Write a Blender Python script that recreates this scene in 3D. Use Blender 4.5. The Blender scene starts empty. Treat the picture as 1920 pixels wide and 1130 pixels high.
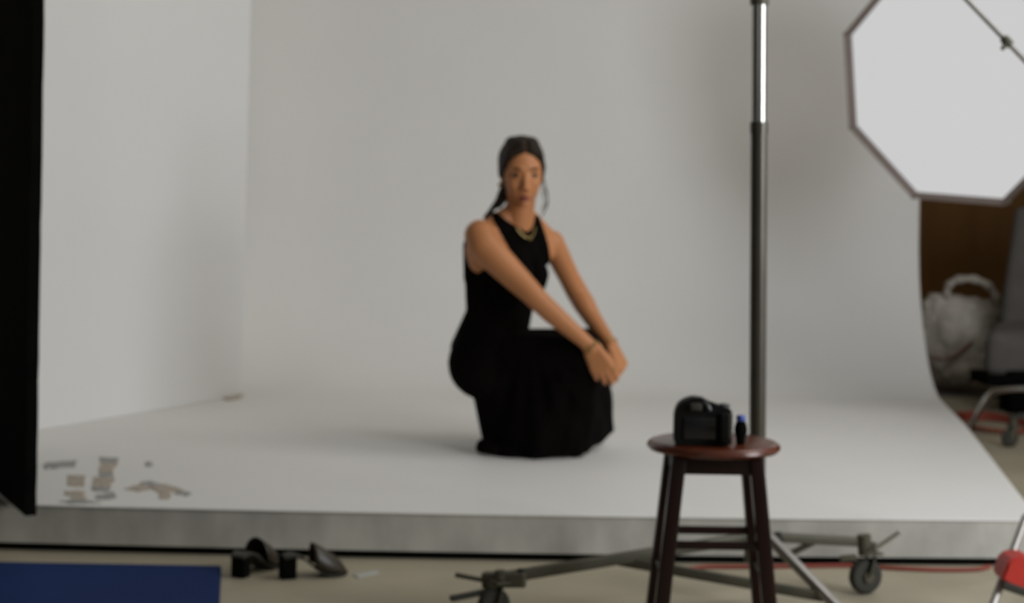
import bpy, bmesh, math, random
from mathutils import Vector, Matrix, noise
from mathutils.bvhtree import BVHTree
random.seed(4)
S = bpy.context.scene
COL = S.collection
PI = math.pi

# ------------------------------------------------------------------ camera
FPX = 3200.0; HC = 1.035; ROLL = 0.016; HY = 350.0
cd = bpy.data.cameras.new('camera'); cam = bpy.data.objects.new('camera', cd); COL.objects.link(cam)
cd.sensor_width = 36; cd.lens = 36*FPX/1920; cd.shift_y = -(565-HY)/1920
cr, sr = math.cos(ROLL), math.sin(ROLL)
cam.matrix_world = Matrix(((cr, -sr, 0, 0), (0, 0, -1, 0), (sr, cr, 0, HC), (0, 0, 0, 1)))
cd.clip_start = .05; cd.clip_end = 100
cd.dof.use_dof = True; cd.dof.focus_distance = 1.9; cd.dof.aperture_fstop = 6.0
S.camera = cam

# ------------------------------------------------------------------ world, lights, exposure
S.view_settings.view_transform = 'Standard'; S.view_settings.look = 'None'
S.view_settings.gamma = 1; S.view_settings.use_curve_mapping = False
S.view_settings.exposure = 0.0
W = bpy.data.worlds.new('world'); S.world = W; W.use_nodes = True
wn = W.node_tree.nodes; wl = W.node_tree.links; bg = wn['Background']
wt = wn.new('ShaderNodeTexCoord'); wd = wn.new('ShaderNodeVectorMath'); wd.operation = 'DOT_PRODUCT'; wd.inputs[1].default_value = (.80, -.15, .58)
wl.new(wt.outputs['Generated'], wd.inputs[0])
wr = wn.new('ShaderNodeValToRGB'); wl.new(wd.outputs['Value'], wr.inputs[0])     # dim surroundings, soft brightness added toward the upper right, no windows built
wr.color_ramp.interpolation = 'EASE'
wr.color_ramp.elements[0].position = .0; wr.color_ramp.elements[0].color = (.12, .115, .105, 1)
wr.color_ramp.elements[1].position = .95; wr.color_ramp.elements[1].color = (1, .98, .85, 1)
wl.new(wr.outputs[0], bg.inputs[0]); bg.inputs[1].default_value = .36
def area(name, loc, target, sx, sy, power, col):
    l = bpy.data.lights.new(name, 'AREA'); l.shape = 'RECTANGLE'; l.size = sx; l.size_y = sy
    l.energy = power; l.color = col
    o = bpy.data.objects.new(name, l); COL.objects.link(o); o.location = loc
    o.rotation_euler = (Vector(target)-Vector(loc)).to_track_quat('-Z', 'Y').to_euler()
    return o
area('assumed_key_light', (2.9, 2.9, 1.45), (1.3, 5.1, .1), 1.2, 1.5, 66, (.92, .95, 1.0))  # assumed cool key from the near right, bare area lamp with no window built
area('added_softbox_fill', (2.1, 4.9, 3.0), (-1.5, 6.5, .9), 1.2, 1.2, 28, (1, .99, .96))  # added lamp above the view, lifts the left wall as the softbox would
area('added_front_light', (-2.0, -2.5, 2.6), (0, 6, .8), 3.0, 2.0, 9, (1, .98, .94))  # added weak warm area lamp behind the camera, aimed at the platform

# ------------------------------------------------------------------ helpers
def at(px, py, d):
    """point of the place seen at pixel (px,py) at depth d metres from the camera"""
    x = (px-960)/FPX; y = (HY-py)/FPX
    return Vector(((x*cr - y*sr)*d, d, (x*sr + y*cr)*d + HC))
def onz(px, py, z):
    p = at(px, py, 1.0); d = (z-HC)/(p.z-HC)
    return at(px, py, d)
def srgb(c):
    return tuple(((v/255)/12.92 if v/255 <= .04045 else (((v/255)+.055)/1.055)**2.4) for v in c)
def mat(name, col, rough=.6, metal=0, var=.12, scale=8, bump=0, bscale=60, stretch=None, spec=.5, sss=0, emis=None):
    m = bpy.data.materials.new(name); m.use_nodes = True
    n = m.node_tree.nodes; L = m.node_tree.links; b = n['Principled BSDF']
    b.inputs['Roughness'].default_value = rough; b.inputs['Metallic'].default_value = metal
    b.inputs['Specular IOR Level'].default_value = spec
    tc = n.new('ShaderNodeTexCoord'); mp = n.new('ShaderNodeMapping'); L.new(tc.outputs['Object'], mp.inputs[0])
    if stretch: mp.inputs['Scale'].default_value = stretch
    nz = n.new('ShaderNodeTexNoise'); nz.inputs['Scale'].default_value = scale; nz.inputs['Detail'].default_value = 5
    L.new(mp.outputs[0], nz.inputs['Vector'])
    r = n.new('ShaderNodeValToRGB'); L.new(nz.outputs['Fac'], r.inputs[0])
    r.color_ramp.elements[0].position = .3; r.color_ramp.elements[1].position = .7
    r.color_ramp.elements[0].color = tuple(c*(1-var) for c in col)+(1,)
    r.color_ramp.elements[1].color = tuple(min(1, c*(1+var)) for c in col)+(1,)
    L.new(r.outputs[0], b.inputs['Base Color'])
    if bump:
        n2 = n.new('ShaderNodeTexNoise'); n2.inputs['Scale'].default_value = bscale; L.new(mp.outputs[0], n2.inputs['Vector'])
        bp = n.new('ShaderNodeBump'); bp.inputs['Strength'].default_value = bump; bp.inputs['Distance'].default_value = .01
        L.new(n2.outputs['Fac'], bp.inputs['Height']); L.new(bp.outputs[0], b.inputs['Normal'])
    if sss:
        b.inputs['Subsurface Weight'].default_value = sss; b.inputs['Subsurface Radius'].default_value = (.012, .005, .003)
        b.inputs['Subsurface Scale'].default_value = 1
    if emis:
        b.inputs['Emission Color'].default_value = tuple(emis[0])+(1,); b.inputs['Emission Strength'].default_value = emis[1]
    return m
def link(name, bm, m, parent=None, smooth=True, ang=40):
    me = bpy.data.meshes.new(name); bmesh.ops.recalc_face_normals(bm, faces=bm.faces[:]); bm.to_mesh(me); bm.free()
    return linkme(name, me, m, parent, smooth, ang)
def linkme(name, me, m, parent=None, smooth=True, ang=40):
    o = bpy.data.objects.new(name, me); COL.objects.link(o)
    if m: me.materials.clear(); me.materials.append(m)
    if smooth:
        for p in me.polygons: p.use_smooth = True
        if ang:
            try: me.set_sharp_from_angle(angle=math.radians(ang))
            except Exception: pass
    if parent:
        o.parent = parent; o.matrix_parent_inverse = Matrix.Translation(-parent.location)
    return o
def thing(name, label, cat, loc, group=None):
    o = bpy.data.objects.new(name, None); COL.objects.link(o); o.location = loc; o.empty_display_size = .1
    o['label'] = label; o['category'] = cat
    if group: o['group'] = group
    return o
def tag(o, label, cat, group=None):
    o['label'] = label; o['category'] = cat
    if group: o['group'] = group
    return o
def struct(o): o['kind'] = 'structure'; return o
def box(bm, c, s, rot=None, bev=0):
    t = bmesh.new(); bmesh.ops.create_cube(t, size=1)
    bmesh.ops.scale(t, vec=s, verts=t.verts)
    if bev: bmesh.ops.bevel(t, geom=t.edges[:], offset=bev, segments=3, affect='EDGES', profile=.5)
    if rot is not None: bmesh.ops.rotate(t, cent=(0, 0, 0), matrix=rot, verts=t.verts)
    bmesh.ops.translate(t, vec=c, verts=t.verts); merge(bm, t)
def merge(bm, t):
    me = bpy.data.meshes.new('tmp'); t.to_mesh(me); t.free(); bm.from_mesh(me); bpy.data.meshes.remove(me)
def frame(p0, p1):
    z = (p1-p0).normalized(); a = Vector((0, 0, 1)) if abs(z.z) < .95 else Vector((0, 1, 0))
    x = a.cross(z).normalized(); y = z.cross(x); return x, y, z
def tube(bm, pts, r, n=12, cap=True, flat=1.0):
    pts = [Vector(p) for p in pts]; rs = r if isinstance(r, (list, tuple)) else [r]*len(pts)
    rings = []; x = None
    for i, p in enumerate(pts):
        a = pts[max(0, i-1)]; b = pts[min(len(pts)-1, i+1)]; z = (b-a).normalized()
        if x is None: x, y, _ = frame(a, b)
        else:
            x = (x - z*x.dot(z)).normalized(); y = z.cross(x)
        rings.append([bm.verts.new(p + x*math.cos(2*PI*k/n)*rs[i] + y*math.sin(2*PI*k/n)*rs[i]*flat) for k in range(n)])
    for a, b in zip(rings, rings[1:]):
        for k in range(n): bm.faces.new((a[k], a[(k+1) % n], b[(k+1) % n], b[k]))
    if cap: bm.faces.new(rings[0][::-1]); bm.faces.new(rings[-1])
def bar(bm, p0, p1, w, h, bev=.002):
    p0 = Vector(p0); p1 = Vector(p1); x, y, z = frame(p0, p1)
    R = Matrix((x, y, z)).transposed()
    box(bm, (p0+p1)/2, (w, h, (p1-p0).length), R, bev)
def lathe(bm, prof, c, n=32, axis=None):
    c = Vector(c); M3 = Vector(axis).to_track_quat('Z', 'Y').to_matrix() if axis is not None else Matrix.Identity(3)
    rings = [[bm.verts.new(c + M3 @ Vector((r*math.cos(2*PI*k/n), r*math.sin(2*PI*k/n), z))) for k in range(n)] for r, z in prof]
    for a, b in zip(rings, rings[1:]):
        for k in range(n): bm.faces.new((a[k], a[(k+1) % n], b[(k+1) % n], b[k]))
    bm.faces.new(rings[0][::-1]); bm.faces.new(rings[-1])
_ico = bmesh.new(); bmesh.ops.create_icosphere(_ico, subdivisions=3, radius=1); ICO = [v.co.copy() for v in _ico.verts]; _ico.free()
def hull(bm, items):
    """items: (centre, radius) or (centre, (rx,ry,rz), 3x3)"""
    t = bmesh.new()
    for it in items:
        c = it[0]; r = it[1]
        for v in ICO:
            if isinstance(r, (int, float)): t.verts.new(c + v*r)
            else:
                q = Vector((v.x*r[0], v.y*r[1], v.z*r[2])); t.verts.new(c + (it[2] @ q if len(it) > 2 else q))
    g = bmesh.ops.convex_hull(t, input=t.verts[:])
    bmesh.ops.delete(t, geom=[e for e in set(g['geom_interior']+g['geom_unused']) if isinstance(e, bmesh.types.BMVert)], context='VERTS')
    merge(bm, t)
def chain(bm, pr):
    for a, b in zip(pr, pr[1:]): hull(bm, [a, b])
def voxel(bm, size, smooth=6, fac=.5):
    me = bpy.data.meshes.new('vx'); bm.to_mesh(me); bm.free()
    o = bpy.data.objects.new('vx', me); COL.objects.link(o)
    m = o.modifiers.new('r', 'REMESH'); m.mode = 'VOXEL'; m.voxel_size = size
    m2 = o.modifiers.new('s', 'SMOOTH'); m2.factor = fac; m2.iterations = smooth
    dg = bpy.context.evaluated_depsgraph_get(); dg.update()
    r = bpy.data.meshes.new_from_object(o.evaluated_get(dg))
    bpy.data.objects.remove(o); bpy.data.meshes.remove(me)
    return r
def curve(pts, n=8):
    pts = [Vector(p) for p in pts]; P = [pts[0]*2-pts[1]]+pts+[pts[-1]*2-pts[-2]]; out = []
    for i in range(1, len(P)-2):
        for k in range(n):
            t = k/n; a, b, c, d = P[i-1:i+3]
            out.append(.5*((2*b)+(c-a)*t+(2*a-5*b+4*c-d)*t*t+(3*b-a-3*c+d)*t**3))
    out.append(pts[-1]); return out
def prism(bm, foot, z0, z1, lean=(0, 0)):
    a = [bm.verts.new((x, y, z0)) for x, y in foot]; b = [bm.verts.new((x+lean[0], y+lean[1], z1)) for x, y in foot]
    bm.faces.new(a[::-1]); bm.faces.new(b); n = len(a)
    for k in range(n): bm.faces.new((a[k], a[(k+1) % n], b[(k+1) % n], b[k]))

# ------------------------------------------------------------------ materials
def paint_mat():
    m = mat('white_cyclorama_paint', (.79, .775, .750), .55, var=.012, scale=2.5, spec=.3)
    n = m.node_tree.nodes; L = m.node_tree.links; b = n['Principled BSDF']
    # dirty grey with the black board's shade painted in, far left of the platform
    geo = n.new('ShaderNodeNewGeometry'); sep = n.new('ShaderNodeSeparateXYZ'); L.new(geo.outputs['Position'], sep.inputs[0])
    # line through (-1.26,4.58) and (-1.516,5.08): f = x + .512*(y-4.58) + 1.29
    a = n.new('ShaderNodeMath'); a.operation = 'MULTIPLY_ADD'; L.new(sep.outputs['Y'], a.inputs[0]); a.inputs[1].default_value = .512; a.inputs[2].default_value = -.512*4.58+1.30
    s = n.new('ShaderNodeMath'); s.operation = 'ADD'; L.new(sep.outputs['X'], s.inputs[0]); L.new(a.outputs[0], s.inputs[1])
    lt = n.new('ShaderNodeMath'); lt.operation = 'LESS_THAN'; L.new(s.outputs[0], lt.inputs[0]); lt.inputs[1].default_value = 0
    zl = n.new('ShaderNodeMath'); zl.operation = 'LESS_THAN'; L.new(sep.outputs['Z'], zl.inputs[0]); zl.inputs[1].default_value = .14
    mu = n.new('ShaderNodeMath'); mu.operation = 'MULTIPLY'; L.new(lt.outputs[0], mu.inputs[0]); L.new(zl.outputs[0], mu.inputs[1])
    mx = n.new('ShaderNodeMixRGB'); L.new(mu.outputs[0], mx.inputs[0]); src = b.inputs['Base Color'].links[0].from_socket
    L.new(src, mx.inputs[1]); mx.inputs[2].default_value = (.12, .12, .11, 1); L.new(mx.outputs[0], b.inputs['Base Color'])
    return m
M = {}
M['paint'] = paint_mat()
M['wallpaint'] = mat('white_wall_paint', (.81, .80, .795), .6, var=.01, scale=2, spec=.3)
M['riser'] = mat('dirty_grey_riser', (.45, .44, .395), .7, var=.2, scale=9, stretch=(1, 1, .6))
M['black'] = mat('matt_black', (.004, .004, .0035), .9, var=.2, spec=.05)
M['floor'] = mat('beige_concrete', (.385, .34, .25), .6, var=.10, scale=3, bump=.1)
M['brown'] = mat('brown_plywood', (.21, .105, .035), .7, spec=.1, var=.25, scale=4, stretch=(1, 1, .15))
M['skin'] = mat('tanned_skin', (.49, .205, .083), .5, var=.05, scale=6, sss=.08, spec=.35)
M['lip'] = mat('lip', (.23, .045, .035), .4)
M['hair'] = mat('dark_brown_hair', (.018, .010, .005), .55, var=.5, scale=30, stretch=(3, 3, .4), bump=.4, bscale=90, spec=.18)
M['dress'] = mat('black_dress_fabric', (.0035, .0028, .0024), .95, var=.3, spec=.04, bump=.2)
M['gold'] = mat('gold', (.45, .33, .13), .35, metal=.9)
M['white'] = mat('eye_white', (.5, .47, .44), .3)
M['iris'] = mat('dark_iris', (.02, .01, .006), .2)
M['wood'] = mat('dark_cherry_wood', (.013, .0035, .0025), .32, spec=.3, var=.35, scale=5, stretch=(6, 6, .5))
M['seatwood'] = mat('glossy_cherry_wood', (.10, .024, .010), .25, var=.3, scale=6, stretch=(1, 8, 1))
M['cambody'] = mat('black_camera_plastic', (.004, .004, .004), .5, bump=.3, bscale=300, spec=.15)
M['camgrey'] = mat('grey_camera_metal', (.07, .075, .08), .35, spec=.5)
M['glass'] = mat('dark_glass', (.01, .01, .012), .08)
M['blue'] = mat('blue_mat_rubber', (.008, .027, .115), .9, spec=.2, var=.12, scale=3)
M['bluecap'] = mat('blue_cap', (.06, .11, .42), .4)
M['steel'] = mat('dull_steel', (.085, .078, .062), .35, metal=.6, var=.1)
M['chrome'] = mat('bright_chrome', (.45, .44, .42), .2, metal=.95, var=.05)
M['olive'] = mat('dirty_olive_metal', (.085, .08, .055), .5, metal=.3, var=.25)
M['rubber'] = mat('dark_rubber', (.028, .027, .02), .7, var=.3)
M['red'] = mat('red_plastic', (.50, .03, .02), .45)
M['redcable'] = mat('red_orange_cable', (.24, .045, .028), .6, spec=.3)
M['scuffgrey'] = mat('grey_wear', (.34, .34, .33), .8, var=.1, scale=40)
M['scuff'] = mat('tan_bare_wood', (.47, .40, .33), .8, var=.2, scale=30)
M['shoe'] = mat('dark_brown_leather', (.030, .022, .012), .35, var=.3, scale=20)
M['bag'] = mat('thin_white_plastic', (.50, .46, .40), .45, var=.2, scale=5, bump=.5, bscale=25, spec=.25)
M['pink'] = mat('pink_print', (.22, .09, .09), .5)
M['greyfab'] = mat('grey_fabric', (.13, .12, .11), .85, var=.12, bump=.3, bscale=200)
M['rim'] = mat('brown_grey_rim_fabric', (.15, .115, .10), .7, var=.1)
M['diff'] = mat('lit_diffuser', (.03, .03, .03), 1, spec=0, emis=((1, 1, 1), .59))
M['silver'] = mat('satin_aluminium', (.33, .31, .29), .4, metal=.5)

# ------------------------------------------------------------------ setting
ZP = .13
bm = bmesh.new(); box(bm, (0, 6, -.05), (16, 16, .1)); struct(link('floor', bm, M['floor'], smooth=False))
bm = bmesh.new(); box(bm, (2, 10.4, 1.75), (12, .12, 3.5)); struct(link('wall_back', bm, M['brown'], smooth=False))
bm = bmesh.new(); box(bm, (3.46, 8.15, 1.75), (.12, 4.3, 3.5)); struct(link('light_blocker_right', bm, M['brown'], smooth=False))  # unseen wall, added to block light from the right onto the cyclorama
# cyclorama: platform top, cove and wall as one swept surface
R = .70; YW = 8.1
prof = []
def yfront(x): return 4.717+.035*(x/1.4)**2
NF = 14
for i in range(NF):
    prof.append((None, i/NF, ZP))
    if i == 0: prof.append((None, .0015, ZP))
for k in range(17):
    a = k/16*PI/2; prof.append((YW-R+R*math.sin(a), 1, ZP+R*(1-math.cos(a))))
for z in (1.2, 1.8, 2.4, 3.2): prof.append((YW, 1, z))
def xright(y):
    P = [(4.6, 1.46), (5.17, 1.55), (6.64, 1.785), (7.4, 1.885), (7.9, 1.925), (8.1, 1.935)]
    for (a, xa), (b, xb) in zip(P, P[1:]):
        if y <= b: return xa+(xb-xa)*(y-a)/(b-a)
    return P[-1][1]
NX = 48; bm = bmesh.new(); rows = []
for (y, t, z) in prof:
    row = []
    for i in range(NX+1):
        u = .001 if i == 1 else .9988 if i == NX-1 else i/NX; x = -2.6+u*(1.5+2.6)
        if y is None:
            y0 = yfront(x); yy = y0+(YW-R-y0)*t
        else: yy = y
        x = -2.6+u*(xright(yy)+2.6)
        row.append(bm.verts.new((x, yy, z)))
    rows.append(row)
for a, b in zip(rows, rows[1:]):
    for i in range(NX): bm.faces.new((a[i], a[i+1], b[i+1], b[i]))
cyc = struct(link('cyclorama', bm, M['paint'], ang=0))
sm = cyc.modifiers.new('thickness', 'SOLIDIFY'); sm.thickness = .004; sm.offset = 1
# check direction: normals should face the camera side; thickness goes behind
# riser front and side
bm = bmesh.new()
N = 40; a = []; b = []
path = [(-2.6+i/N*(1.49+2.6), None) for i in range(N+1)]
pts = [(x, yfront(x)+.006) for x, _ in path]+[(xright(y)-.006, y) for y in (5.17, 5.8, 6.64, 7.0, 7.4)]
inn = [(x, y+.03) for x, y in pts[:N+1]]+[(x-.03, y) for x, y in pts[N+1:]]
inn[N] = (pts[N][0]-.03, pts[N][1]+.03)
def strip(bm, out, inn, z0, z1):
    v = [[bm.verts.new((p[0], p[1], z)) for p in q] for q, z in ((out, z0), (out, z1), (inn, z1), (inn, z0))]
    for r0, r1 in ((0, 1), (1, 2), (2, 3), (3, 0)):
        for i in range(len(out)-1): bm.faces.new((v[r0][i], v[r0][i+1], v[r1][i+1], v[r1][i]))
    bm.faces.new([v[k][0] for k in range(4)]); bm.faces.new([v[k][-1] for k in range(4)])
strip(bm, pts, inn, .022, ZP-.005)
struct(link('platform_riser', bm, M['riser'], ang=30))
bm = bmesh.new(); strip(bm, [(x, y+.012) for x, y in pts[:N+1]]+[(x-.012, y) for x, y in pts[N+1:]], [(x, y+.02) for x, y in inn[:N+1]]+[(x-.02, y) for x, y in inn[N+1:]], 0, .022)
struct(link('trim_1', bm, M['black'], ang=30))
# left side wall of the cyclorama
bm = bmesh.new(); prism(bm, [(-1.136, 7.24), (-2.33, 4.9), (-2.55, 4.98), (-2.55, 8.05), (-1.33, 8.05)], ZP+.001, 3.2, (.03, 0))
struct(link('wall_left', bm, M['wallpaint'], smooth=False))

# worn marks on the platform (bare wood showing through the paint)
def patch(name, pl, m, seed, thick=.0015):
    rnd = random.Random(seed); bm = bmesh.new(); out = []
    n = len(pl)
    for i in range(n):
        a, b = pl[i], pl[(i+1) % n]
        for k in range(5):
            t = k/5; out.append((a[0]+(b[0]-a[0])*t+rnd.uniform(-2, 2), a[1]+(b[1]-a[1])*t+rnd.uniform(-.8, .8)))
    lo = [bm.verts.new(onz(x, y, ZP+.0003)) for x, y in out]
    hi = [bm.verts.new(v.co+Vector((0, 0, thick))) for v in lo]
    bm.faces.new(lo[::-1]); bm.faces.new(hi)
    for i in range(len(lo)): bm.faces.new((lo[i], lo[(i+1) % len(lo)], hi[(i+1) % len(lo)], hi[i]))
    return link(name, bm, m, smooth=False)
def stripes(x0, y0, x1, y1, w0, w1, n, seed, mm):
    rnd = random.Random(seed); res = []
    for i in range(n):
        t = (i+.5)/n; cx = x0+(x1-x0)*t+rnd.uniform(-3, 3); cy = y0+(y1-y0)*t; w = (w0+(w1-w0)*t)*rnd.uniform(.75, 1.1); h = (y1-y0)/n*rnd.uniform(.36, .52)
        s = rnd.uniform(-1, 1)
        res.append([(cx-w, cy-h+s), (cx+w, cy-h-s), (cx+w*.9, cy+h-s), (cx-w*.9, cy+h+s)])
    return res
def wearmark(label, polys):
    c = onz(polys[0][0][0][0], polys[0][0][0][1], ZP)
    e = thing('worn_paint_patch', label, 'floor mark', c, 'patches of worn paint on the platform')
    for k, (pl, m) in enumerate(polys):
        o = patch('bare_strip', pl, m, k*7+len(polys)); o.parent = e; o.matrix_parent_inverse = Matrix.Translation(-e.location)
T, G = M['scuff'], M['scuffgrey']
wearmark('tan worn patch of striped scuffs leaning right, tallest of the marks by the platform edge',
         [(p, T if i % 3 else G) for i, p in enumerate(stripes(208, 858, 190, 922, 17, 19, 7, 1, T))])
wearmark('small tan worn patch between the black board and the tall scuffed patch',
         [(p, T) for p in stripes(140, 890, 143, 912, 15, 18, 3, 2, T)]+[(p, T) for p in stripes(138, 920, 150, 938, 22, 17, 2, 3, T)])
wearmark('wide flat tan worn patch, rightmost of the scuffs on the platform',
         [([(232, 916), (262, 908), (300, 916), (262, 921)], T), ([(262, 905), (282, 901), (305, 908), (285, 911)], G), ([(272, 912), (312, 908), (345, 918), (305, 925)], T),
          ([(296, 925), (320, 922), (318, 935), (300, 935)], T), ([(330, 918), (360, 924), (352, 930), (328, 926)], G)])
wearmark('grey scraped streak at the very edge below the tall scuffed patch', [([(176, 930), (212, 922), (220, 934), (185, 938)], G), ([(110, 940), (150, 936), (190, 942), (140, 945)], G)])
o = patch('wooden_strip', [(85, 868), (143, 865), (141, 876), (85, 879)], M['scuffgrey'], 5, .004); tag(o, 'thin grey-brown strip lying on the platform against the black board', 'strip')
o = patch('paint_chip', [(272, 867), (283, 866), (286, 873), (275, 875)], M['scuffgrey'], 6, .003); tag(o, 'tiny dark chip lying alone above the wide worn patch', 'chip')
o = patch('wood_wedge', [(418, 748), (440, 742), (455, 741), (450, 748), (430, 751)], M['scuff'], 7, .006); tag(o, 'small tan wedge in the far corner at the foot of the left wall', 'wedge')

# ------------------------------------------------------------------ black board at the left
rnd = random.Random(8); bm = bmesh.new()
d = Vector((-.256, .5, 0)).normalized(); nrm = Vector((-d.y, d.x, 0)); p0 = Vector((-1.262, 4.58, 0)); L0 = 1.13; th = .03
NZ = 40; cols = []
for i in range(NZ+1):
    z = ZP+.004+i/NZ*2.4; w = rnd.uniform(-.004, .004)
    e = p0+d*w
    cols.append([bm.verts.new(Vector((q.x, q.y, z))) for q in (e, p0+d*L0, p0+d*L0+nrm*th, e+nrm*th)])
for a, b in zip(cols, cols[1:]):
    for k in range(4): bm.faces.new((a[k], a[(k+1) % 4], b[(k+1) % 4], b[k]))
bm.faces.new(cols[0]); bm.faces.new(cols[-1][::-1])
tag(link('black_flat', bm, M['black'], smooth=False), 'tall black board standing on end at the left edge of the platform', 'board')

# ------------------------------------------------------------------ the woman
SM = 1/556.9
def body_bm(torso_only=False):
    bm = bmesh.new()
    # torso
    lat = Vector((.77, .63, 0)); fr = Vector((.63, -.77, 0)); up = Vector((0, 0, 1))
    B = Matrix((lat, fr, up)).transposed()
    hull(bm, [(at(952, 482, 5.80), (.118, .085, .10), B), (at(962, 432, 5.80), (.085, .055, .05), B)])
    hull(bm, [(at(950, 490, 5.80), (.115, .085, .08), B), (at(938, 572, 5.83), (.10, .08, .06), B)])
    hull(bm, [(at(938, 572, 5.83), (.10, .08, .06), B), (at(912, 655, 5.85), .11)])
    # shoulders and trapezius
    hull(bm, [(at(900, 448, 5.72), .043), (at(945, 428, 5.77), .04), (at(922, 470, 5.75), .045)])
    hull(bm, [(at(1032, 456, 5.90), .040), (at(995, 430, 5.85), .042), (at(1012, 475, 5.86), .045)])
    hull(bm, [(at(968, 400, 5.795), .042), (at(916, 425, 5.75), .028), (at(968, 432, 5.80), .05)])
    hull(bm, [(at(975, 400, 5.805), .042), (at(1024, 440, 5.88), .028), (at(980, 432, 5.82), .05)])
    # neck
    chain(bm, [(at(970, 425, 5.80), .055), (at(974, 398, 5.785), .049), (at(978, 365, 5.775), .049), (at(978, 340, 5.77), .05)])
    if torso_only: return bm
    # right arm (near)
    chain(bm, [(at(900, 441, 5.70), .053), (at(908, 462, 5.68), .056), (at(930, 484, 5.665), .052), (at(964, 518, 5.645), .0455), (at(996, 549, 5.62), .038),
               (at(1014, 567, 5.615), .0365), (at(1034, 586, 5.61), .0355), (at(1062, 610, 5.60), .0300), (at(1090, 634, 5.59), .0250), (at(1111, 653, 5.585), .0235)])
    hull(bm, [(at(895, 470, 5.73), .042), (at(900, 492, 5.745), .037), (at(925, 480, 5.73), .045)])
    # left arm (far)
    chain(bm, [(at(1034, 455, 5.90), .044), (at(1046, 478, 5.92), .0405), (at(1067, 520, 5.97), .037), (at(1083, 550, 6.00), .0385),
               (at(1094, 568, 5.97), .0385), (at(1108, 592, 5.94), .0325), (at(1134, 630, 5.87), .0255), (at(1147, 650, 5.83), .0235)])
    # hidden legs, to the feet
    for (hp, kn, an, he, ba, te) in (((905, 665, 5.78), (1088, 672, 5.70), (968, 790, 5.78), (955, 835, 5.80), (1022, 843, 5.76), (1050, 848, 5.75)),
                                     ((915, 660, 5.93), (1105, 655, 5.98), (1000, 806, 5.93), (980, 830, 5.93), (1064, 840, 5.84), (1092, 846, 5.80))):
        hp, kn, an, he, ba, te = [at(*q) for q in (hp, kn, an, he, ba, te)]
        chain(bm, [(hp, .06), (kn, .042), (an, .026)])
        for q, h in ((he, .026), (ba, .02), (te, .012)): q.z = ZP+h+.003
        chain(bm, [(an, .026), (he, .022)]); hull(bm, [(an, .026), (he, .020), (ba, .018)]); chain(bm, [(ba, .022), (te, .012)])
    return bm
# head frame
HO = at(979, 322, 5.755)
yaw = math.radians(9)
HF = Vector((math.sin(yaw), -math.cos(yaw), -.05)).normalized(); HX = Vector((math.cos(yaw), math.sin(yaw), 0)).normalized(); HZ = HX.cross(HF)
if HZ.z < 0: HZ = -HZ
HB = Matrix((HX, HF, HZ)).transposed()
def hp(x, y, z): return HO + HB @ Vector((x, y, z))
def head(bm):
    E = lambda c, r: (hp(*c), r, HB)
    hull(bm, [E((0, -.018, .035), (.068, .086, .078))])
    hull(bm, [E((0, .008, .03), (.064, .064, .062)), E((0, .022, -.020), (.064, .052, .040)), E((0, .016, -.050), (.057, .050, .026)),
              E((.036, .010, -.074), (.016, .024, .014)), E((-.036, .010, -.074), (.016, .024, .014)), E((0, .050, -.094), (.020, .018, .016))])
    for s in (-1, 1):
        hull(bm, [E((s*.032, .046, -.036), (.022, .022, .016)), E((s*.048, .026, -.026), (.014, .022, .016)), E((s*.026, .044, -.066), (.016, .020, .014))])    # cheek
        hull(bm, [E((s*.012, .068, .012), (.012, .008, .0075)), E((s*.042, .054, .011), (.012, .009, .007)), E((s*.025, .055, .028), (.014, .010, .010))])   # brow ridge
        hull(bm, [E((s*.020, .060, .0005), (.008, .008, .0045)), E((s*.042, .054, .000), (.008, .008, .0045))])   # upper lid
        hull(bm, [E((s*.022, .060, -.0205), (.008, .006, .004)), E((s*.042, .052, -.0195), (.008, .006, .004))])   # lower lid
        hull(bm, [E((s*.069, -.012, -.008), (.006, .014, .020)), E((s*.066, -.006, -.032), (.005, .008, .010))])   # ear
        hull(bm, [E((s*.0115, .078, -.058), (.0070, .009, .0060))])
    hull(bm, [E((0, .068, .006), (.0085, .007, .01)), E((0, .088, -.050), (.0095, .008, .008)), E((0, .060, -.045), (.018, .008, .012))])              # nose
    hull(bm, [E((0, .088, -.052), (.0095, .008, .007)), E((0, .072, -.058), (.017, .008, .006))])
    hull(bm, [E((0, .066, -.074), (.014, .008, .007)), E((-.016, .058, -.084), (.010, .008, .006)), E((.016, .058, -.084), (.010, .008, .006))])
    hull(bm, [E((0, .058, -.104), (.016, .012, .011))])
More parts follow.
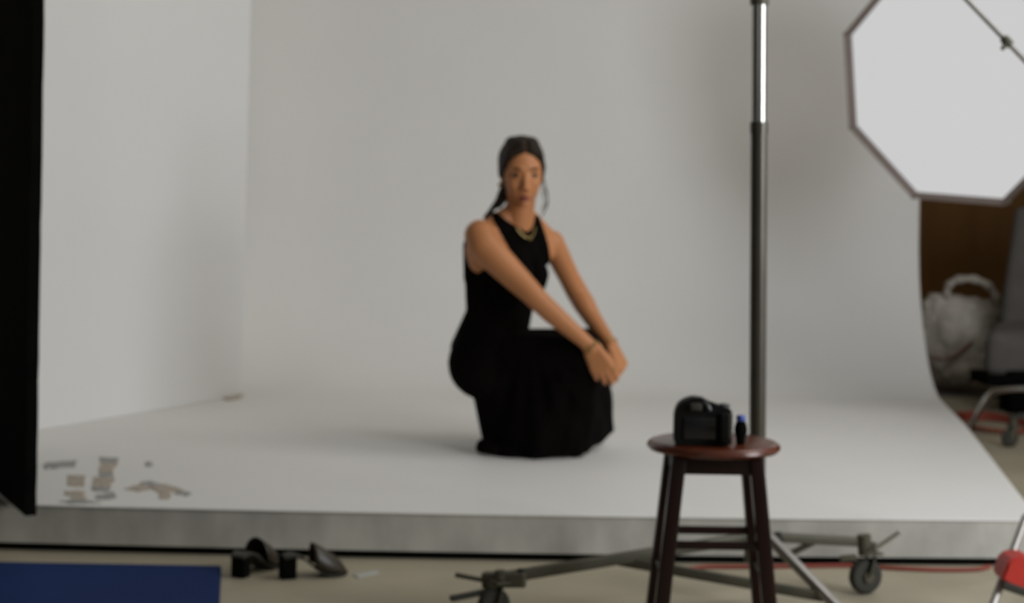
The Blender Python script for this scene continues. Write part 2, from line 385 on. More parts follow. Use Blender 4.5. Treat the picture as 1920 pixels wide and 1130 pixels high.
def hand(bm, wr, kn, spread, curl, side, thumb_dir, lens=(.062, .068, .064, .052)):
    """wrist point, middle knuckle point, vector across the knuckles (index->little), vector of the palm (curl) side"""
    f = (kn-wr).normalized(); sp = spread.normalized(); cu = curl.normalized()
    K = [kn + sp*o + f*df for o, df in ((-.030, -.002), (-.010, .004), (.011, .001), (.030, -.010))]
    bases = [wr + sp*o*.55 for o in (-.030, -.010, .011, .030)]
    for i in range(3): hull(bm, [(bases[i], .0155), (bases[i+1], .0155), (K[i], .0115), (K[i+1], .0115)])
    tips = []
    for i, k in enumerate(K):
        L = lens[i]; p = [k]; a = .62+.10*i
        dirn = (f*math.cos(a)+cu*math.sin(a))
        p.append(p[-1]+dirn*L*.45); a += .55+.05*i; dirn = f*math.cos(a)+cu*math.sin(a)
        p.append(p[-1]+dirn*L*.32); a += .35; dirn = f*math.cos(a)+cu*math.sin(a)
        p.append(p[-1]+dirn*L*.23)
        chain(bm, list(zip(p, (.0100, .0085, .0078, .0066)))); tips.append(p)
    t0 = wr - sp*.018 + f*.02 + cu*.008; t1 = t0 + (thumb_dir*.6+f*.5+cu*.25).normalized()*.040; t2 = t1+(f*.85+cu*.35+thumb_dir*.15).normalized()*.030; t3 = t2+(f*.8+cu*.5).normalized()*.022
    chain(bm, [(t0, .0145), (t1, .0105), (t2, .0092), (t3, .0075)])
    return tips
root = at(980, 850, 5.8); root.z = ZP
woman = thing('person', 'dark-haired woman in a long black dress crouching on the white platform, hands over her knees', 'person', root)
bm = body_bm(); head(bm)
wrR = at(1110, 653, 5.585); knR = at(1131, 693, 5.575)
tr = hand(bm, wrR, knR, Vector((-.80, .25, -.42)), Vector((.15, .75, -.45)), 1, Vector((.75, .35, .1)))
wrL = at(1148, 652, 5.825); knL = at(1165, 688, 5.77)
tl = hand(bm, wrL, knL, Vector((.50, .80, .10)), Vector((-.75, .35, -.35)), 1, Vector((-.5, -.5, .1)), (.060, .066, .062, .05))
body = linkme('body', voxel(bm, .0030, 5, .5), M['skin'], woman, ang=0)

# dress
def dress_bm():
    bm = bmesh.new(); lat = Vector((.77, .63, 0)); fr = Vector((.63, -.77, 0)); B = Matrix((lat, fr, Vector((0, 0, 1)))).transposed()
    # bodice
    hull(bm, [(at(953, 500, 5.80), (.122, .093, .05), B), (at(940, 572, 5.83), (.122, .095, .05), B)])
    hull(bm, [(at(940, 572, 5.83), (.122, .095, .05), B), (at(915, 650, 5.85), (.135, .125, .06), B)])
    hull(bm, [(at(952, 478, 5.80), (.100, .093, .04), B), (at(953, 505, 5.80), (.122, .093, .04), B)])
    for q in ((972, 506, 5.715), (1003, 514, 5.775)): hull(bm, [(at(*q), .048), (at(q[0]-1, q[1]+12, q[2]), .044), (at(q[0]-14, q[1]+40, q[2]+.05), .045), (at(q[0]-6, q[1]-28, q[2]+.045), .035)])
    # bib and straps lie on the body: small beads on its surface, fused
    tb = voxel(body_bm(True), .004, 3, .5); bv = BVHTree.FromPolygons([v.co.copy() for v in tb.vertices], [tuple(p.vertices) for p in tb.polygons]); bpy.data.meshes.remove(tb)
    poly = [(925, 396), (934, 400), (950, 414), (969, 426), (985, 435), (995, 432), (1001, 420), (1003, 404), (1009, 404), (1018, 428), (1027, 458), (1032, 485), (1026, 510), (960, 510), (955, 464), (941, 440), (923, 408)]
    def inside(x, y):
        r = False
        for (x0, y0), (x1, y1) in zip(poly, poly[1:]+poly[:1]):
            if (y0 > y) != (y1 > y) and x < (x1-x0)*(y-y0)/(y1-y0)+x0: r = not r
        return r
    cam0 = Vector((0, 0, HC))
    for yy in range(394, 512, 2):
        for xx in range(918, 1036, 2):
            if inside(xx, yy):
                dr = (at(xx, yy, 1)-cam0).normalized(); h = bv.ray_cast(cam0, dr)
                if h[0] is not None and h[0].y < 5.95:
                    t = bmesh.new(); bmesh.ops.create_icosphere(t, subdivisions=1, radius=.0062); bmesh.ops.translate(t, vec=h[0], verts=t.verts); merge(bm, t)
    # back panel
    hull(bm, [(at(925, 405, 5.80), .014), (at(960, 400, 5.85), .014), (at(887, 458, 5.83), .033), (at(965, 470, 5.92), .03)])
    hull(bm, [(at(887, 460, 5.82), .035), (at(892, 520, 5.80), .042), (at(1000, 500, 5.90), .04), (at(985, 460, 5.92), .03)])
    hull(bm, [(at(892, 520, 5.78), .038), (at(912, 580, 5.80), .07), (at(960, 540, 5.75), .05)])
    # hips
    hull(bm, [(at(909, 680, 5.79), .126), (at(914, 676, 5.93), .122), (at(920, 600, 5.84), .085)])
    # thighs
    kR = at(1092, 668, 5.655); kL = at(1101, 650, 5.98)
    hull(bm, [(at(925, 682, 5.79), .112), (kR, .068)]); hull(bm, [(at(925, 676, 5.93), .112), (kL, .066)])
    hull(bm, [(at(950, 680, 5.80), .10), (at(950, 676, 5.92), .10), (at(1085, 675, 5.66), .06), (at(1085, 660, 5.97), .06)])
    # skirt falling from the knees and over the feet
    def g(px, d, z=ZP): q = at(px, 850, d); return Vector((q.x, d, z))
    hR = g(1078, 5.70, ZP+.02); hL = at(1150, 806, 6.02)
    hull(bm, [(kR, .066), (kL, .062), (at(1141, 730, 6.0), .012), (hL, .008), (at(1098, 842, 5.74), .010), (at(1060, 846, 5.70), .012), (at(1045, 760, 5.70), .05)])
    hull(bm, [(at(930, 720, 5.80), .085), (at(940, 720, 5.93), .08), (g(918, 5.80, ZP+.035), .025), (g(935, 5.95, ZP+.03), .02), (g(1085, 5.72, ZP+.018), .012), (g(1075, 5.95, ZP+.02), .012), (at(1060, 700, 5.67), .06), (g(1000, 5.67, ZP+.015), .012)])
    hull(bm, [(g(905, 5.76, ZP+.030), .024), (g(925, 5.72, ZP+.022), .018), (g(935, 5.85, ZP+.03), .02)])
    hull(bm, [(g(902, 5.76, ZP+.022), .020), (g(960, 5.70, ZP+.012), .011), (g(1060, 5.69, ZP+.012), .010), (g(930, 5.80, ZP+.05), .03)])
    return bm
me = voxel(dress_bm(), .0040, 6, .5)
hc = at(1000, 640, 5.8)
def displace(me, fn):
    nr = [v.normal.copy() for v in me.vertices]; co = [v.co.copy() for v in me.vertices]
    for v, n_, c in zip(me.vertices, nr, co): v.co = fn(c, n_)
def fold(c, n_):       # folds running from the knees to the hem
    w = max(0, min(1, (hc.z-.02-c.z)/.15)); w *= max(0, min(1, (c.x-at(900, 700, 5.8).x)/.08))
    a = math.atan2(c.z-(hc.z+.08), c.x-hc.x+.02)
    c = c + n_*(math.sin(a*24+1.5*math.sin(c.y*14))*.0035+math.sin(a*11+.7)*.003)*w
    c.z = max(c.z, ZP+.002); return c
displace(me, fold)
dr = linkme('dress', me, M['dress'], woman, ang=0); sm = dr.modifiers.new('soften', 'SMOOTH'); sm.factor = .5; sm.iterations = 4

# hair
bm = bmesh.new(); E = lambda c, r: (hp(*c), r, HB)
hull(bm, [E((0, -.026, .036), (.080, .088, .088)), E((0, -.03, -.005), (.078, .07, .05))])
hull(bm, [E((0, -.04, -.03), (.066, .055, .05)), E((-.01, -.055, -.075), (.035, .03, .03))])
for s in (-1, 1):
    hull(bm, [E((s*.014, .030, .094), (.018, .036, .018)), E((s*.048, .034, .055), (.020, .026, .018)), E((s*.03, -.02, .09), (.03, .05, .03)), E((s*.016, .052, .070), (.016, .014, .012))])
    hull(bm, [E((s*.046, .036, .060), (.018, .020, .018)), E((s*.064, .012, .018), (.014, .024, .02))])
    hull(bm, [E((s*.064, .012, .018), (.014, .024, .02)), E((s*.068, -.012, -.008), (.011, .024, .018))])
hull(bm, [E((-.035, -.05, -.06), (.02, .02, .02)), E((-.072, -.035, -.115), (.012, .012, .014))])
chain(bm, [(hp(-.055, -.045, -.07), .018), (hp(-.072, -.03, -.10), .013), (hp(-.098, -.035, -.135), .009), (hp(-.118, -.05, -.16), .006)])
hair = linkme('hair', voxel(bm, .0032, 9, .5), M['hair'], woman, ang=0)
hv = BVHTree.FromPolygons([v.co.copy() for v in hair.data.vertices], [tuple(p.vertices) for p in hair.data.polygons]); pp = []
for k in range(9):
    q = hp(.002, .30-.03*k, .36-.02*k+.0); tgt = hp(.002, .062-.011*k, .060+.0045*k); h = hv.ray_cast(q, (tgt-q).normalized())
    if h[0] is not None: pp.append(h[0]+Vector((0, 0, .0005)))
if len(pp) > 3:
    bm = bmesh.new(); tube(bm, pp, [.0028*(1-.06*i) for i in range(len(pp))], 8, flat=.5); link('hair_parting', bm, mat('parting_scalp', (.13, .075, .045), .7, spec=.1), woman)
# loose strands
for k, pts in enumerate(([(1016, 330), (1020, 350), (1026, 372), (1022, 392), (1015, 408)], [(1018, 332), (1024, 352), (1027, 380), (1019, 400)], [(1014, 335), (1017, 358), (1021, 380), (1014, 398)],
                         [(943, 338), (940, 352), (944, 368), (936, 388)])):
    bm = bmesh.new(); c = curve([at(x, y, 5.73) for x, y in pts], 6); tube(bm, c, [.0018+.0005*math.sin(i) if i < len(c)-2 else .0006 for i in range(len(c))], 6)
    link('loose_strand', bm, M['hair'], woman)
# face details
def arc(pts, r, name, m, flat=1.0):
    bm = bmesh.new(); c = curve([hp(*p) for p in pts], 5); n = len(c)
    tube(bm, c, [max(.0004, r*math.sin(PI*(i+.7)/(n+.4))**.6) for i in range(n)], 8, flat=flat); return link(name, bm, m, woman)
for s in (-1, 1):
    arc([(s*.013, .0750, .008), (s*.027, .0705, .013), (s*.040, .0630, .013), (s*.051, .052, .008)], .0038, 'eyebrow', M['hair'])
    bm = bmesh.new(); c = hp(s*.031, .0545, -.0100); q = bmesh.ops.create_uvsphere(bm, u_segments=20, v_segments=12, radius=.0125)
    bmesh.ops.translate(bm, vec=c, verts=bm.verts); e = link('eye', bm, M['white'], woman)
    bm = bmesh.new(); ic = hp(s*.031, .0658, -.0098); lathe(bm, [(.0064, -.0015), (.0062, .0008), (.003, .0019), (.0005, .0022)], ic, 16, HF)
    io = link('iris', bm, M['iris'], e); io.matrix_parent_inverse = Matrix.Identity(4)
    arc([(s*.018, .0655, -.009), (s*.026, .0695, -.0050), (s*.035, .0680, -.0050), (s*.045, .0600, -.0090)], .0034, 'upper_lash', M['hair'])
    arc([(s*.020, .064, -.013), (s*.031, .0665, -.0162), (s*.043, .0600, -.0130)], .0016, 'lower_lash', M['hair'])
arc([(-.023, .060, -.0845), (-.009, .0730, -.0805), (0, .0740, -.0820), (.009, .0730, -.0805), (.023, .060, -.0845)], .0040, 'upper_lip', M['lip'])
arc([(-.020, .060, -.0870), (-.008, .0700, -.0900), (0, .0710, -.0905), (.008, .0700, -.0900), (.020, .060, -.0870)], .0048, 'lower_lip', M['lip'])
# jewellery
bm = bmesh.new(); lathe(bm, [(.002, -.008), (.008, -.004), (.009, 0), (.007, .006), (.002, .009)], hp(-.073, .0, -.046), 16); link('earring', bm, M['gold'], woman)
bm = bmesh.new()
tube(bm, curve([at(x, y, d) for x, y, d in ((969, 428, 5.722), (976, 437, 5.724), (984, 444, 5.730), (993, 446, 5.738), (1000, 440, 5.760), (1003, 428, 5.785), (1003, 412, 5.81))], 6), .0026, 8)
lathe(bm, [(.001, 0), (.007, .001), (.007, .003), (.001, .004)], at(994, 446, 5.728), 12, (0, -1, 0)); link('necklace', bm, M['gold'], woman)
def ring(c, ax, r, t, name, n=28):
    bm = bmesh.new(); x, y, z = frame(Vector((0, 0, 0)), ax)
    P = [c + x*r*math.cos(2*PI*k/n)+y*r*math.sin(2*PI*k/n) for k in range(n+1)]
    tube(bm, P, t, 8, cap=False); return link(name, bm, M['gold'], woman)
for dd, t in ((0, .0022), (.007, .0016)):
    ax = (at(1110, 653, 5.585)-at(1090, 634, 5.59)).normalized(); ring(at(1108, 650, 5.585)+ax*dd, ax, .0285, t, 'bracelet')
ax = (at(1147, 650, 5.83)-at(1140, 640, 5.85)).normalized(); ring(at(1143, 645, 5.84), ax, .027, .0026, 'bracelet')
rp = (tr[0][0]*.55+tr[0][1]*.45); ring(rp, (tr[0][1]-tr[0][0]).normalized(), .0112, .0018, 'finger_ring', 16)

# ------------------------------------------------------------------ stool
SC = at(1338, 818, 3.9); sx, sy = SC.x, SC.y; ZS = .464
stool = thing('wooden_stool', 'dark cherry wooden stool with round seat in front of the platform', 'stool', (sx, sy, 0))
bm = bmesh.new(); rs = .152
lathe(bm, [(.01, 0), (rs-.018, 0), (rs-.006, .003), (rs, .010), (rs-.001, .016), (rs-.007, .0215), (rs-.016, .0240), (.01, .0245)], (sx, sy, ZS-.0245), 64); link('seat', bm, M['seatwood'], stool)
def legpt(a, b, z): t = (ZS-.0245-z)/.44; s = .086+.045*t; return Vector((sx+a*s, sy+b*(.080+.012*t), z))
for a in (-1, 1):
    for b in (-1, 1):
        bm = bmesh.new(); bar(bm, legpt(a, b, ZS-.026), legpt(a, b, 0.0), .032, .032, .004); 
        for v in bm.verts: v.co.z = max(v.co.z, 0.0005)
        link('leg', bm, M['wood'], stool)
for b in (-1, 1):
    bm = bmesh.new(); p = legpt(-1, b, ZS-.045); q = legpt(1, b, ZS-.045); box(bm, (p+q)/2, (q.x-p.x, .018, .040), None, .002); link('apron', bm, M['wood'], stool)
    bm = bmesh.new(); p = legpt(b, -1, ZS-.045); q = legpt(b, 1, ZS-.045); box(bm, (p+q)/2, (.018, q.y-p.y, .040), None, .002); link('apron', bm, M['wood'], stool)
    bm = bmesh.new(); tube(bm, [legpt(-1, b, .241), legpt(1, b, .241)], .0095, 14); link('rung', bm, M['wood'], stool)
    bm = bmesh.new(); tube(bm, [legpt(b, -1, .17), legpt(b, 1, .17)], .0095, 14); link('rung', bm, M['wood'], stool)

# camera on the stool, seen from the back and a little from its side
cx = at(1318, 800, 3.83).x; cy = 3.825
camo = thing('still_camera', 'black digital stills camera standing on the round stool seat', 'camera', (cx, cy, ZS))
def cb(c, s, bev, m, name, rot=None, par=None):
    bm = bmesh.new(); box(bm, Vector((cx, cy, ZS))+Vector(c), s, rot, bev); return link(name, bm, m, par or camo)
bm = bmesh.new(); o3 = Vector((cx, cy, ZS+.001))
def roundprism(bm, prof2, y0, y1, org):
    a = [bm.verts.new(org+Vector((x, y0, z))) for x, z in prof2]; b = [bm.verts.new(org+Vector((x, y1, z))) for x, z in prof2]
    bm.faces.new(a); bm.faces.new(b[::-1])
    for k in range(len(a)): bm.faces.new((a[k], a[(k+1) % len(a)], b[(k+1) % len(a)], b[k]))
bp = [(-.062, .0), (.050, .0), (.060, .004), (.0635, .012), (.0635, .074), (.058, .082), (.045, .085), (.020, .090), (.010, .098), (-.006, .106), (-.026, .107), (-.040, .102), (-.052, .096), (-.060, .086), (-.065, .07), (-.066, .01)]
roundprism(bm, bp, -.022, .024, o3); bmesh.ops.bevel(bm, geom=bm.edges[:], offset=.003, segments=2, affect='EDGES'); link('camera_body', bm, M['cambody'], camo)
bm = bmesh.new(); lathe(bm, [(.034, 0), (.036, .004), (.036, .02), (.033, .022), (.033, .06), (.035, .062), (.035, .075), (.028, .076)], o3+Vector((-.01, .022, .047)), 32, (0, 1, 0)); link('lens', bm, M['cambody'], camo)
cb((.046, -.030, .040), (.030, .022, .072), .008, M['cambody'], 'grip')
cb((-.010, -.0235, .040), (.072, .004, .050), .0015, M['glass'], 'screen')
cb((-.020, -.027, .088), (.026, .012, .016), .003, M['rubber'] , 'viewfinder')
cb((-.012, .0, .106), (.018, .018, .004), .001, M['camgrey'], 'hot_shoe')
bm = bmesh.new(); lathe(bm, [(.012, 0), (.013, .002), (.013, .010), (.011, .012), (.002, .012)], o3+Vector((.046, 0, .080)), 24); link('mode_dial', bm, M['camgrey'], camo)
bm = bmesh.new(); tube(bm, curve([o3+Vector(p) for p in ((.000, -.012, .094), (.006, -.024, .088), (.012, -.026, .080), (.006, -.025, .092), (-.004, -.015, .100))], 5), .004, 8); link('strap_lug', bm, M['camgrey'], camo)
cb((.055, -.036, .048), (.012, .014, .058), .004, M['rubber'], 'thumb_grip')
# small bottle with blue cap
bx = at(1389, 800, 3.84).x; bt = thing('small_bottle', 'small black bottle with a blue cap beside the camera on the stool', 'bottle', (bx, 3.84, ZS))
bm = bmesh.new(); lathe(bm, [(.009, 0), (.010, .002), (.0115, .014), (.0150, .030), (.0150, .036), (.0125, .047), (.009, .052), (.008, .054)], (bx, 3.84, ZS), 24); link('bottle_body', bm, M['black'], bt)
bm = bmesh.new(); lathe(bm, [(.010, 0), (.0105, .001), (.0105, .010), (.009, .0125), (.001, .013)], (bx, 3.84, ZS+.053), 24); link('cap', bm, M['bluecap'], bt)

# ------------------------------------------------------------------ rolling stand with the tall pole
hub = at(1420, 1003, 4.30); hx, hy = hub.x, hub.y
stand = thing('rolling_stand', 'tall steel pole stand on wheels rising behind the wooden stool', 'stand', (hx, hy, 0))
topz = at(1424, 0, 4.30)
pb = Vector((hx, hy, .10)); pt = Vector((at(1425, 0, 4.3).x+.0, hy, 2.3))
def onpole(z): t = (z-pb.z)/(topz.z-pb.z); return pb.lerp(Vector((topz.x, hy, topz.z)), t)
def section(z0, z1, r, m, name):
    bm = bmesh.new(); tube(bm, [onpole(z0), onpole(z1)], r, 28); return link(name, bm, m, stand)
zc = at(1422, 235, 4.3).z
section(.10, zc, .0205, M['steel'], 'lower_pole'); section(zc, 2.3, .0190, M['chrome'], 'upper_pole')
zt = at(1422, 5, 4.3).z
section(zt-.006, zt+.05, .0235, M['olive'], 'collar'); section(zc-.02, zc+.008, .0225, M['steel'], 'collar')
section(.10, .19, .032, M['olive'], 'hub')
def caster(c, rot, par, R=.045, lever=None, w=.026, m=None):
    """c: wheel centre on floor (x,y); rot: heading"""
    ctr = Vector((c[0], c[1], R)); ax = Vector((math.cos(rot), math.sin(rot), 0)); side = Vector((-math.sin(rot), math.cos(rot), 0))
    bm = bmesh.new()
    lathe(bm, [(R*.35, -w/2), (R*.42, -w/2-.001), (R*.86, -w/2), (R*.97, -w*.3), (R, 0), (R*.97, w*.3), (R*.86, w/2), (R*.42, w/2+.001), (R*.35, w/2)], ctr, 32, side)
    wh = link('wheel', bm, M['rubber'], par)
    bm = bmesh.new(); tube(bm, [ctr-side*(w/2+.008), ctr+side*(w/2+.008)], R*.28, 16); hb = link('wheel_hub', bm, M['olive'], wh); hb.matrix_parent_inverse = Matrix.Identity(4)
    bm = bmesh.new(); tp = ctr+ax*.018+Vector((0, 0, R+.012))
    for s in (-1, 1): bar(bm, ctr+side*s*(w/2+.004), tp+side*s*(w/2+.004), .004, .022, .001)
    box(bm, tp, (.045, .045, .006), Matrix.Rotation(rot, 3, 'Z'), .001); lathe(bm, [(.014, 0), (.014, .026), (.010, .028)], tp, 16)
    link('caster_fork', bm, M['olive'], par)
    return tp+Vector((0, 0, .02))
def gp(px, py): return onz(px, py, 0)
# caster to the right
c1 = gp(1622, 1113); t1 = caster((c1.x, c1.y), .35, stand, .046)
c2 = at(925, 1150, 4.03); t2 = caster((c2.x, c2.y), .6, stand, .044)
hubA = Vector((hx, hy, .165))
def legbar(a, b, w, h, m, name='leg'):
    bm = bmesh.new(); bar(bm, a, b, w, h, .003); return link(name, bm, m, stand)
A2 = at(940, 1083, 4.05); A2b = at(1160, 1050, 4.18)
legbar(hubA, A2, .022, .026, M['olive']); 
legbar(hubA, at(1625, 1016, 4.40), .018, .024, M['olive'])
legbar(at(1438, 1003, 4.24), at(1600, 1168, 4.02), .022, .022, M['silver'])
fp = at(1603, 1171, 4.016); bm = bmesh.new(); lathe(bm, [(.016, 0), (.018, .004), (.017, .022), (.012, .030)], (fp.x, fp.y, .0005), 16); link('rubber_foot', bm, M['rubber'], stand)
legbar(A2b, at(1545, 1118, 4.10), .020, .024, M['olive'], 'brace')
legbar(at(1540, 1008, 4.36), at(1478, 1040, 4.36), .012, .016, M['olive'], 'brace')
legbar(at(985, 1086, 4.04), at(905, 1086, 4.06), .034, .034, M['olive'], 'end_socket')
bm = bmesh.new(); tube(bm, [at(978, 1066, 4.05), at(978, 1100, 4.05)], .010, 12); link('bolt', bm, M['rubber'], stand)
bm = bmesh.new(); bar(bm, at(910, 1088, 4.05), at(853, 1077, 4.05), .014, .010); link('brake_lever', bm, M['olive'], stand)
bm = bmesh.new(); bar(bm, at(915, 1108, 4.04), at(845, 1122, 4.0), .018, .012); link('brake_pedal', bm, M['rubber'], stand)
bm = bmesh.new(); tube(bm, [at(925, 1085, 4.05), at(925, 1132, 4.04)], .022, 16); link('caster_stem', bm, M['olive'], stand)
bm = bmesh.new(); tube(bm, [at(1620, 1002, 4.39), at(1622, 1040, 4.39)], .018, 16); link('caster_stem', bm, M['olive'], stand)
bm = bmesh.new(); bar(bm, at(1640, 1028, 4.36), at(1688, 996, 4.36), .016, .010); link('brake_lever', bm, M['chrome'], stand)
bm = bmesh.new(); bar(bm, at(1575, 1047, 4.38), at(1606, 1044, 4.38), .020, .014); link('brake_pedal', bm, M['olive'], stand)
bm = bmesh.new(); lathe(bm, [(.004, -.012), (.014, -.010), (.016, 0), (.014, .010), (.004, .012)], at(1459, 1008, 4.27), 12, (1, 0, .3)); link('knob', bm, M['rubber'], stand)

# ------------------------------------------------------------------ red cable along the platform foot
bm = bmesh.new(); rnd = random.Random(3)
pts = [(gp(x, y).x, gp(x, y).y, .006) for x, y in ((1290, 1070), (1330, 1066), (1400, 1066), (1500, 1065), (1600, 1064), (1680, 1069), (1760, 1072), (1830, 1071), (1855, 1066))]
tube(bm, curve(pts, 6), .0058, 8); tag(link('electric_cable', bm, M['redcable']), 'red cable lying on the floor along the foot of the platform', 'cable')

# ------------------------------------------------------------------ blue mat
bm = bmesh.new(); a = gp(-40, 1060); b = gp(415, 1068); dirv = (b-a).normalized(); c4 = gp(412, 1128); per = (c4-b).normalized()
q = [a, b, b+per*.75, a+per*.75]; prism(bm, [(v.x, v.y) for v in q], .0005, .012)
bmesh.ops.bevel(bm, geom=bm.edges[:], offset=.003, segments=2, affect='EDGES')
tag(link('floor_mat', bm, M['blue']), 'flat blue mat on the floor in front of the platform', 'mat')
bm = bmesh.new(); q = [gp(x, y) for x, y in ((662, 1078), (705, 1070), (710, 1075), (672, 1084))]; prism(bm, [(v.x, v.y) for v in q], .0005, .003)
tag(link('paper_scrap', bm, mat('scrap_white', (.45, .46, .43), .7), smooth=False), 'pale scrap lying on the beige floor right of the shoes', 'scrap')

# ------------------------------------------------------------------ pair of block-heeled mules
def shoe(px, py, heading, label, hw, k_=.8):
    c = gp(px, py); e = thing('heeled_mule', label, 'shoe', (c.x, c.y, 0), 'pair of shoes on the floor')
    ax = Vector((math.cos(heading), math.sin(heading), 0)); sd = Vector((-ax.y, ax.x, 0)); up = Vector((0, 0, 1))
    P = lambda u, v, w: c + ax*u*k_ + sd*v + up*w
    bm = bmesh.new(); R3 = Matrix((ax, sd, up)).transposed(); box(bm, P(0.004, 0, .031), (hw, .042, .060), R3, .003); link('block_heel', bm, M['black'], e)
    prof = [(-.02, .060, .020), (.02, .066, .027), (.06, .055, .024), (.10, .030, .026), (.14, .012, .036), (.18, .008, .037), (.21, .009, .028), (.228, .011, .010)]
    bm = bmesh.new(); rows = []
    for u, w, h in prof:
        rows.append([bm.verts.new(P(u, -h, w)), bm.verts.new(P(u, h, w)), bm.verts.new(P(u, h, w-.007)), bm.verts.new(P(u, -h, w-.007))])
    for a, b in zip(rows, rows[1:]):
        for k in range(4): bm.faces.new((a[k], a[(k+1) % 4], b[(k+1) % 4], b[k]))
    bm.faces.new(rows[0]); bm.faces.new(rows[-1][::-1]); link('sole', bm, M['rubber'], e)
    bm = bmesh.new(); rows = []   # wide vamp over the toes, open behind
    for i in range(9):
        t = i/8; u = .095+.125*t; h = .037*math.sin(PI*(.42+.5*t))**.5*(1-.25*t**3)+.001; top = .072*(1-t)**.7+.020; base = .028*(1-t)**2+.006
        rows.append([bm.verts.new(P(u, h*math.cos(PI*k/14), base+(top-base)*math.sin(PI*k/14)**.8)) for k in range(15)])
    for a, b in zip(rows, rows[1:]):
        for k in range(14): bm.faces.new((a[k], a[k+1], b[k+1], b[k]))
    o = link('vamp', bm, M['shoe'], e, ang=0); s = o.modifiers.new('t', 'SOLIDIFY'); s.thickness = .003
    return e
shoe(450, 1082, 1.15, 'dark block-heeled mule nearer the blue mat, left one of the pair', .033)
shoe(537, 1084, .38, 'dark block-heeled mule with a glossy toe, right one of the pair', .040, .72)

# ------------------------------------------------------------------ octagonal softbox
s = 6.5/FPX
V0 = Vector((20*s, 36*s, -175*s)); V2 = Vector((132*s, -121.5*s, -10*s)); V0.normalize(); V2 = (V2-V0*V2.dot(V0)).normalized()
nb = V0.cross(V2).normalized()
if nb.y > 0: nb = -nb
OC = at(1789, 156, 6.5); Lside = 180*s; Ro = Lside/(2*math.sin(PI/8))
sb = thing('octagonal_softbox', 'large lit octagonal softbox at the upper right, facing the platform', 'softbox', OC)
def octv(r, k, off=0): a = 2*PI*k/8+PI/8; return OC + (V0*math.cos(a)+V2*math.sin(a))*r + nb*off
bm = bmesh.new(); f0 = [bm.verts.new(octv(Ro-.004, k, 0)) for k in range(8)]; f1 = [bm.verts.new(octv(Ro-.004, k, -.006)) for k in range(8)]
bm.faces.new(f0); bm.faces.new(f1[::-1])
for k in range(8): bm.faces.new((f0[k], f1[k], f1[(k+1) % 8], f0[(k+1) % 8]))
link('diffuser', bm, M['diff'], sb, smooth=False)
bm = bmesh.new(); ro = Ro+.018
rg = [[bm.verts.new(octv(r, k, o)) for k in range(8)] for r, o in ((Ro-.003, .004), (ro, .028), (ro+.004, -.02), (ro*.93, -.12), (ro*.62, -.34), (.09, -.46))]
for a, b in zip(rg, rg[1:]):
    for k in range(8): bm.faces.new((a[k], a[(k+1) % 8], b[(k+1) % 8], b[k]))
bm.faces.new(rg[-1]); 
link('shell', bm, M['rim'], sb, smooth=False)
for k in range(8):
    bm = bmesh.new(); tube(bm, [octv(ro-.003, k, .024), octv(ro-.001, k, -.04)], .008, 8); link('rod_pocket', bm, M['rim'], sb)
bm = bmesh.new(); tube(bm, [OC-nb*.45, OC-nb*.72], .06, 20); link('flash_head', bm, M['black'], sb)
# its stand, just outside the picture, with one wheel showing
spx = 2.62; spy = 7.35
ls = thing('softbox_stand', 'dark stand of the softbox at the right edge, one wheel showing behind the platform', 'stand', (spx, spy, 0))
hd = OC-nb*.66
bm = bmesh.new(); tube(bm, [(spx, spy, .12), (spx, spy, hd.z)], .016, 16); link('pole', bm, M['steel'], ls)
bm = bmesh.new(); tube(bm, [Vector((spx, spy, hd.z-.02)), hd-nb*.02+(Vector((spx, spy, hd.z-.02))-hd).normalized()*.09], .014, 12); link('arm', bm, M['steel'], ls)
cc = gp(1893, 838)
for k, q in enumerate(((cc.x, cc.y), (spx+.45, spy-.2), (spx+.1, spy+.5))):
    t = caster(q, .3+k, ls, .038)
    bm = bmesh.new(); bar(bm, Vector((spx, spy, .16)), Vector((q[0], q[1], .12)), .02, .02); link('leg', bm, M['rubber'], ls)

# ------------------------------------------------------------------ boom stand at the right edge
bs = Vector((at(1985, 500, 4.25).x, 4.25, 0))
bo = thing('boom_stand', 'silver stand with red collar at bottom right, its boom crossing before the softbox', 'stand', bs)
bm = bmesh.new(); tube(bm, [bs+Vector((0, 0, .20)), bs+Vector((0, 0, 1.33))], .015, 16); link('pole', bm, M['chrome'], bo)
lt = at(1923, 970, 4.20); lb = at(1850, 1165, 4.02)
bm = bmesh.new(); tube(bm, [lt, lb], .010, 12); link('leg', bm, M['silver'], bo)
bm = bmesh.new(); tube(bm, [lt, bs+Vector((0, 0, .30))], .009, 12); link('leg_brace', bm, M['chrome'], bo)
for dx, dy in ((.42, -.15), (.05, .38)):
    bm = bmesh.new(); tube(bm, [bs+Vector((0, 0, .32)), bs+Vector((dx, dy, .012))], .010, 12); link('leg', bm, M['chrome'], bo)
bm = bmesh.new(); t = bmesh.new()
R0 = [at(x, y, 4.05) for x, y in ((1892, 1050), (1922, 1042), (1950, 1060), (1945, 1112), (1912, 1102), (1877, 1088))]
R1 = [p+Vector((.005, .10, 0)) for p in R0]
a = [t.verts.new(p) for p in R0]; b = [t.verts.new(p) for p in R1]; t.faces.new(a); t.faces.new(b[::-1])
for k in range(6): t.faces.new((a[k], b[k], b[(k+1) % 6], a[(k+1) % 6]))
bmesh.ops.bevel(t, geom=t.edges[:], offset=.006, segments=3, affect='EDGES'); merge(bm, t); link('red_collar', bm, M['red'], bo)
bm = bmesh.new(); bar(bm, at(1880, 1096, 4.05), at(1945, 1118, 4.05), .008, .02); link('collar_base', bm, M['rubber'], bo)
bp0 = at(1985, 180, 4.25); bp1 = at(1700, -118, 4.35)
bm = bmesh.new(); tube(bm, [bp0, bp1], .0060, 12); link('boom_arm', bm, M['silver'], bo)
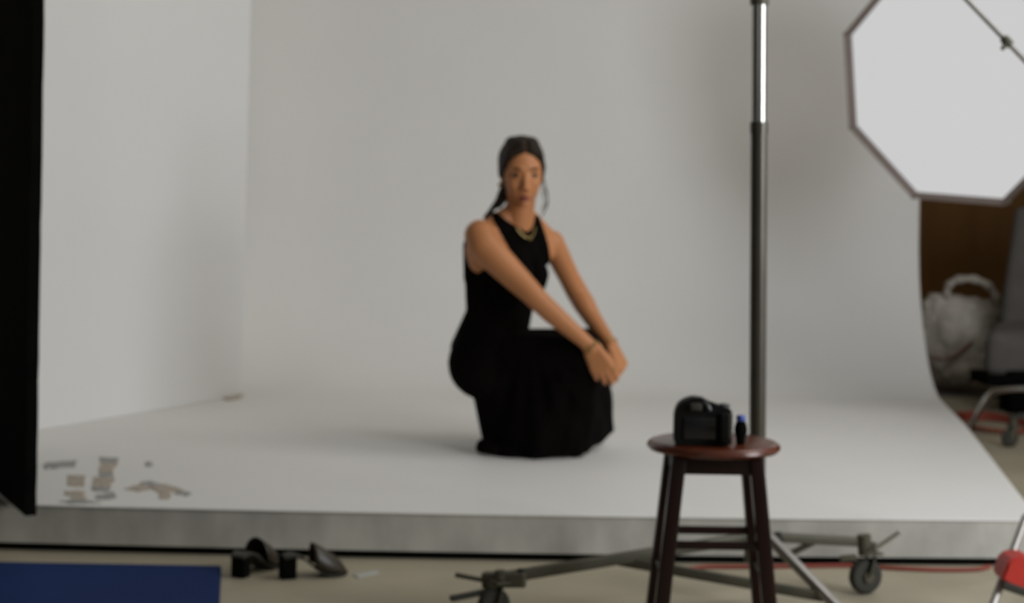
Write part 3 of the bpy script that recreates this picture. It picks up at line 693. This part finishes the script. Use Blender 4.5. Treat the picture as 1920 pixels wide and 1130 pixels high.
bm = bmesh.new(); c = at(1888, 78, 4.28); lathe(bm, [(.010, -.014), (.012, -.010), (.012, .010), (.010, .014)], c, 16, bp1-bp0); bar(bm, c, at(1879, 93, 4.27), .010, .008); link('clamp', bm, M['olive'], bo)
bm = bmesh.new(); lathe(bm, [(.02, -.03), (.026, -.02), (.026, .02), (.02, .03)], bp0, 16); link('boom_joint', bm, M['black'], bo)

# ------------------------------------------------------------------ behind the right edge of the cyclorama
# plastic bag
bc = at(1800, 640, 8.9); bag = thing('plastic_bag', 'full white plastic carrier bag with loop handle against the brown wall', 'bag', (bc.x, bc.y, 0))
bm = bmesh.new(); A = lambda x, y, d=8.9: at(x, y, d)
hull(bm, [(A(1775, 590), .11), (A(1835, 600), .10), (A(1790, 672), .14), (A(1845, 660), .12), (A(1750, 600), .08)])
hull(bm, [(A(1770, 600), .10), (A(1748, 572), .04), (A(1850, 590), .07)])
me = voxel(bm, .014, 5, .5)
displace(me, lambda c, n_: c + n_*(noise.noise(c*7)*.03 + abs(noise.noise(c*16))*.03 - abs(noise.noise(c*30+Vector((3, 1, 2))))*.016))
linkme('bag_body', me, M['bag'], bag, ang=0)
bm = bmesh.new()
c = curve([A(1786, 580, 8.85), A(1774, 548, 8.84), A(1790, 526, 8.84), A(1830, 524, 8.84), A(1862, 545, 8.84), A(1875, 590, 8.85), A(1880, 622, 8.86)], 7)
tube(bm, c, [.026+.008*math.sin(i*1.3)+.022*(i/len(c)) for i in range(len(c))], 10, flat=.55)
linkme('bag_handle', voxel(bm, .009, 3, .5), M['bag'], bag, ang=0)
bm = bmesh.new(); c = curve([A(1748, 668, 8.74), A(1775, 672, 8.73), A(1800, 660, 8.73), A(1822, 640, 8.75)], 6); tube(bm, c, .022, 8, flat=.3); link('pink_print', bm, M['pink'], bag)
# what the bag stands on
p = at(1790, 735, 8.85)
bm = bmesh.new(); box(bm, (p.x, 8.95, (p.z-.005)/2), (.46, .5, p.z-.005), None, .01); tag(link('low_crate', bm, M['greyfab']), 'low dark box under the white plastic bag', 'box')
# grey upholstered chair
gc = at(1920, 700, 8.3); ch = thing('grey_chair', 'grey upholstered chair with chrome tube frame cut off by the right edge', 'chair', (gc.x+.15, gc.y, 0))
bm = bmesh.new(); a = at(1868, 560, 8.5); b = at(1905, 395, 8.7)
hull(bm, [(at(1893, 600, 8.45), .05), (at(1915, 400, 8.6), .035), (at(2090, 600, 8.45), .05), (at(2090, 400, 8.6), .035)])
linkme('backrest', voxel(bm, .012, 5), M['greyfab'], ch, ang=0)
bm = bmesh.new(); hull(bm, [(at(1878, 625, 8.3), .055), (at(1862, 688, 8.15), .04), (at(1868, 640, 8.15), .05), (at(2090, 625, 8.3), .055), (at(2090, 688, 8.15), .04)])
linkme('seat', voxel(bm, .012, 5), M['greyfab'], ch, ang=0)
bm = bmesh.new(); p = at(1845, 712, 8.1); q = at(2090, 712, 8.1); box(bm, ((p.x+q.x)/2, 8.2, p.z), (q.x-p.x, .3, .05), None, .005); link('seat_base', bm, M['black'], ch)
bm = bmesh.new(); tube(bm, curve([gp(1816, 812)+Vector((0, 0, .014)), at(1832, 775, 7.5), at(1852, 742, 7.55), at(1875, 732, 7.58), at(1935, 728, 7.6), at(2060, 728, 7.6)], 6), .013, 12); link('chrome_frame', bm, M['chrome'], ch)
bm = bmesh.new(); p = at(1900, 750, 8.0); q = at(2090, 750, 8.0); box(bm, ((p.x+q.x)/2, 8.15, .10), (q.x-p.x, .2, .2), None, .01); link('chair_foot', bm, M['black'], ch)
# coil of orange-red cable
bm = bmesh.new(); pts = []
for k in range(40):
    a = k/39*PI*5; w = gp(1862, 800); pts.append(Vector((w.x+(.13+.01*k/10)*math.cos(a), w.y+.32*math.sin(a)*(.6+.01*k), .009+.0004*k)))
tube(bm, pts, .008, 8); tag(link('cable_coil', bm, M['redcable']), 'loops of orange-red cable on the floor behind the right edge of the platform', 'cable')
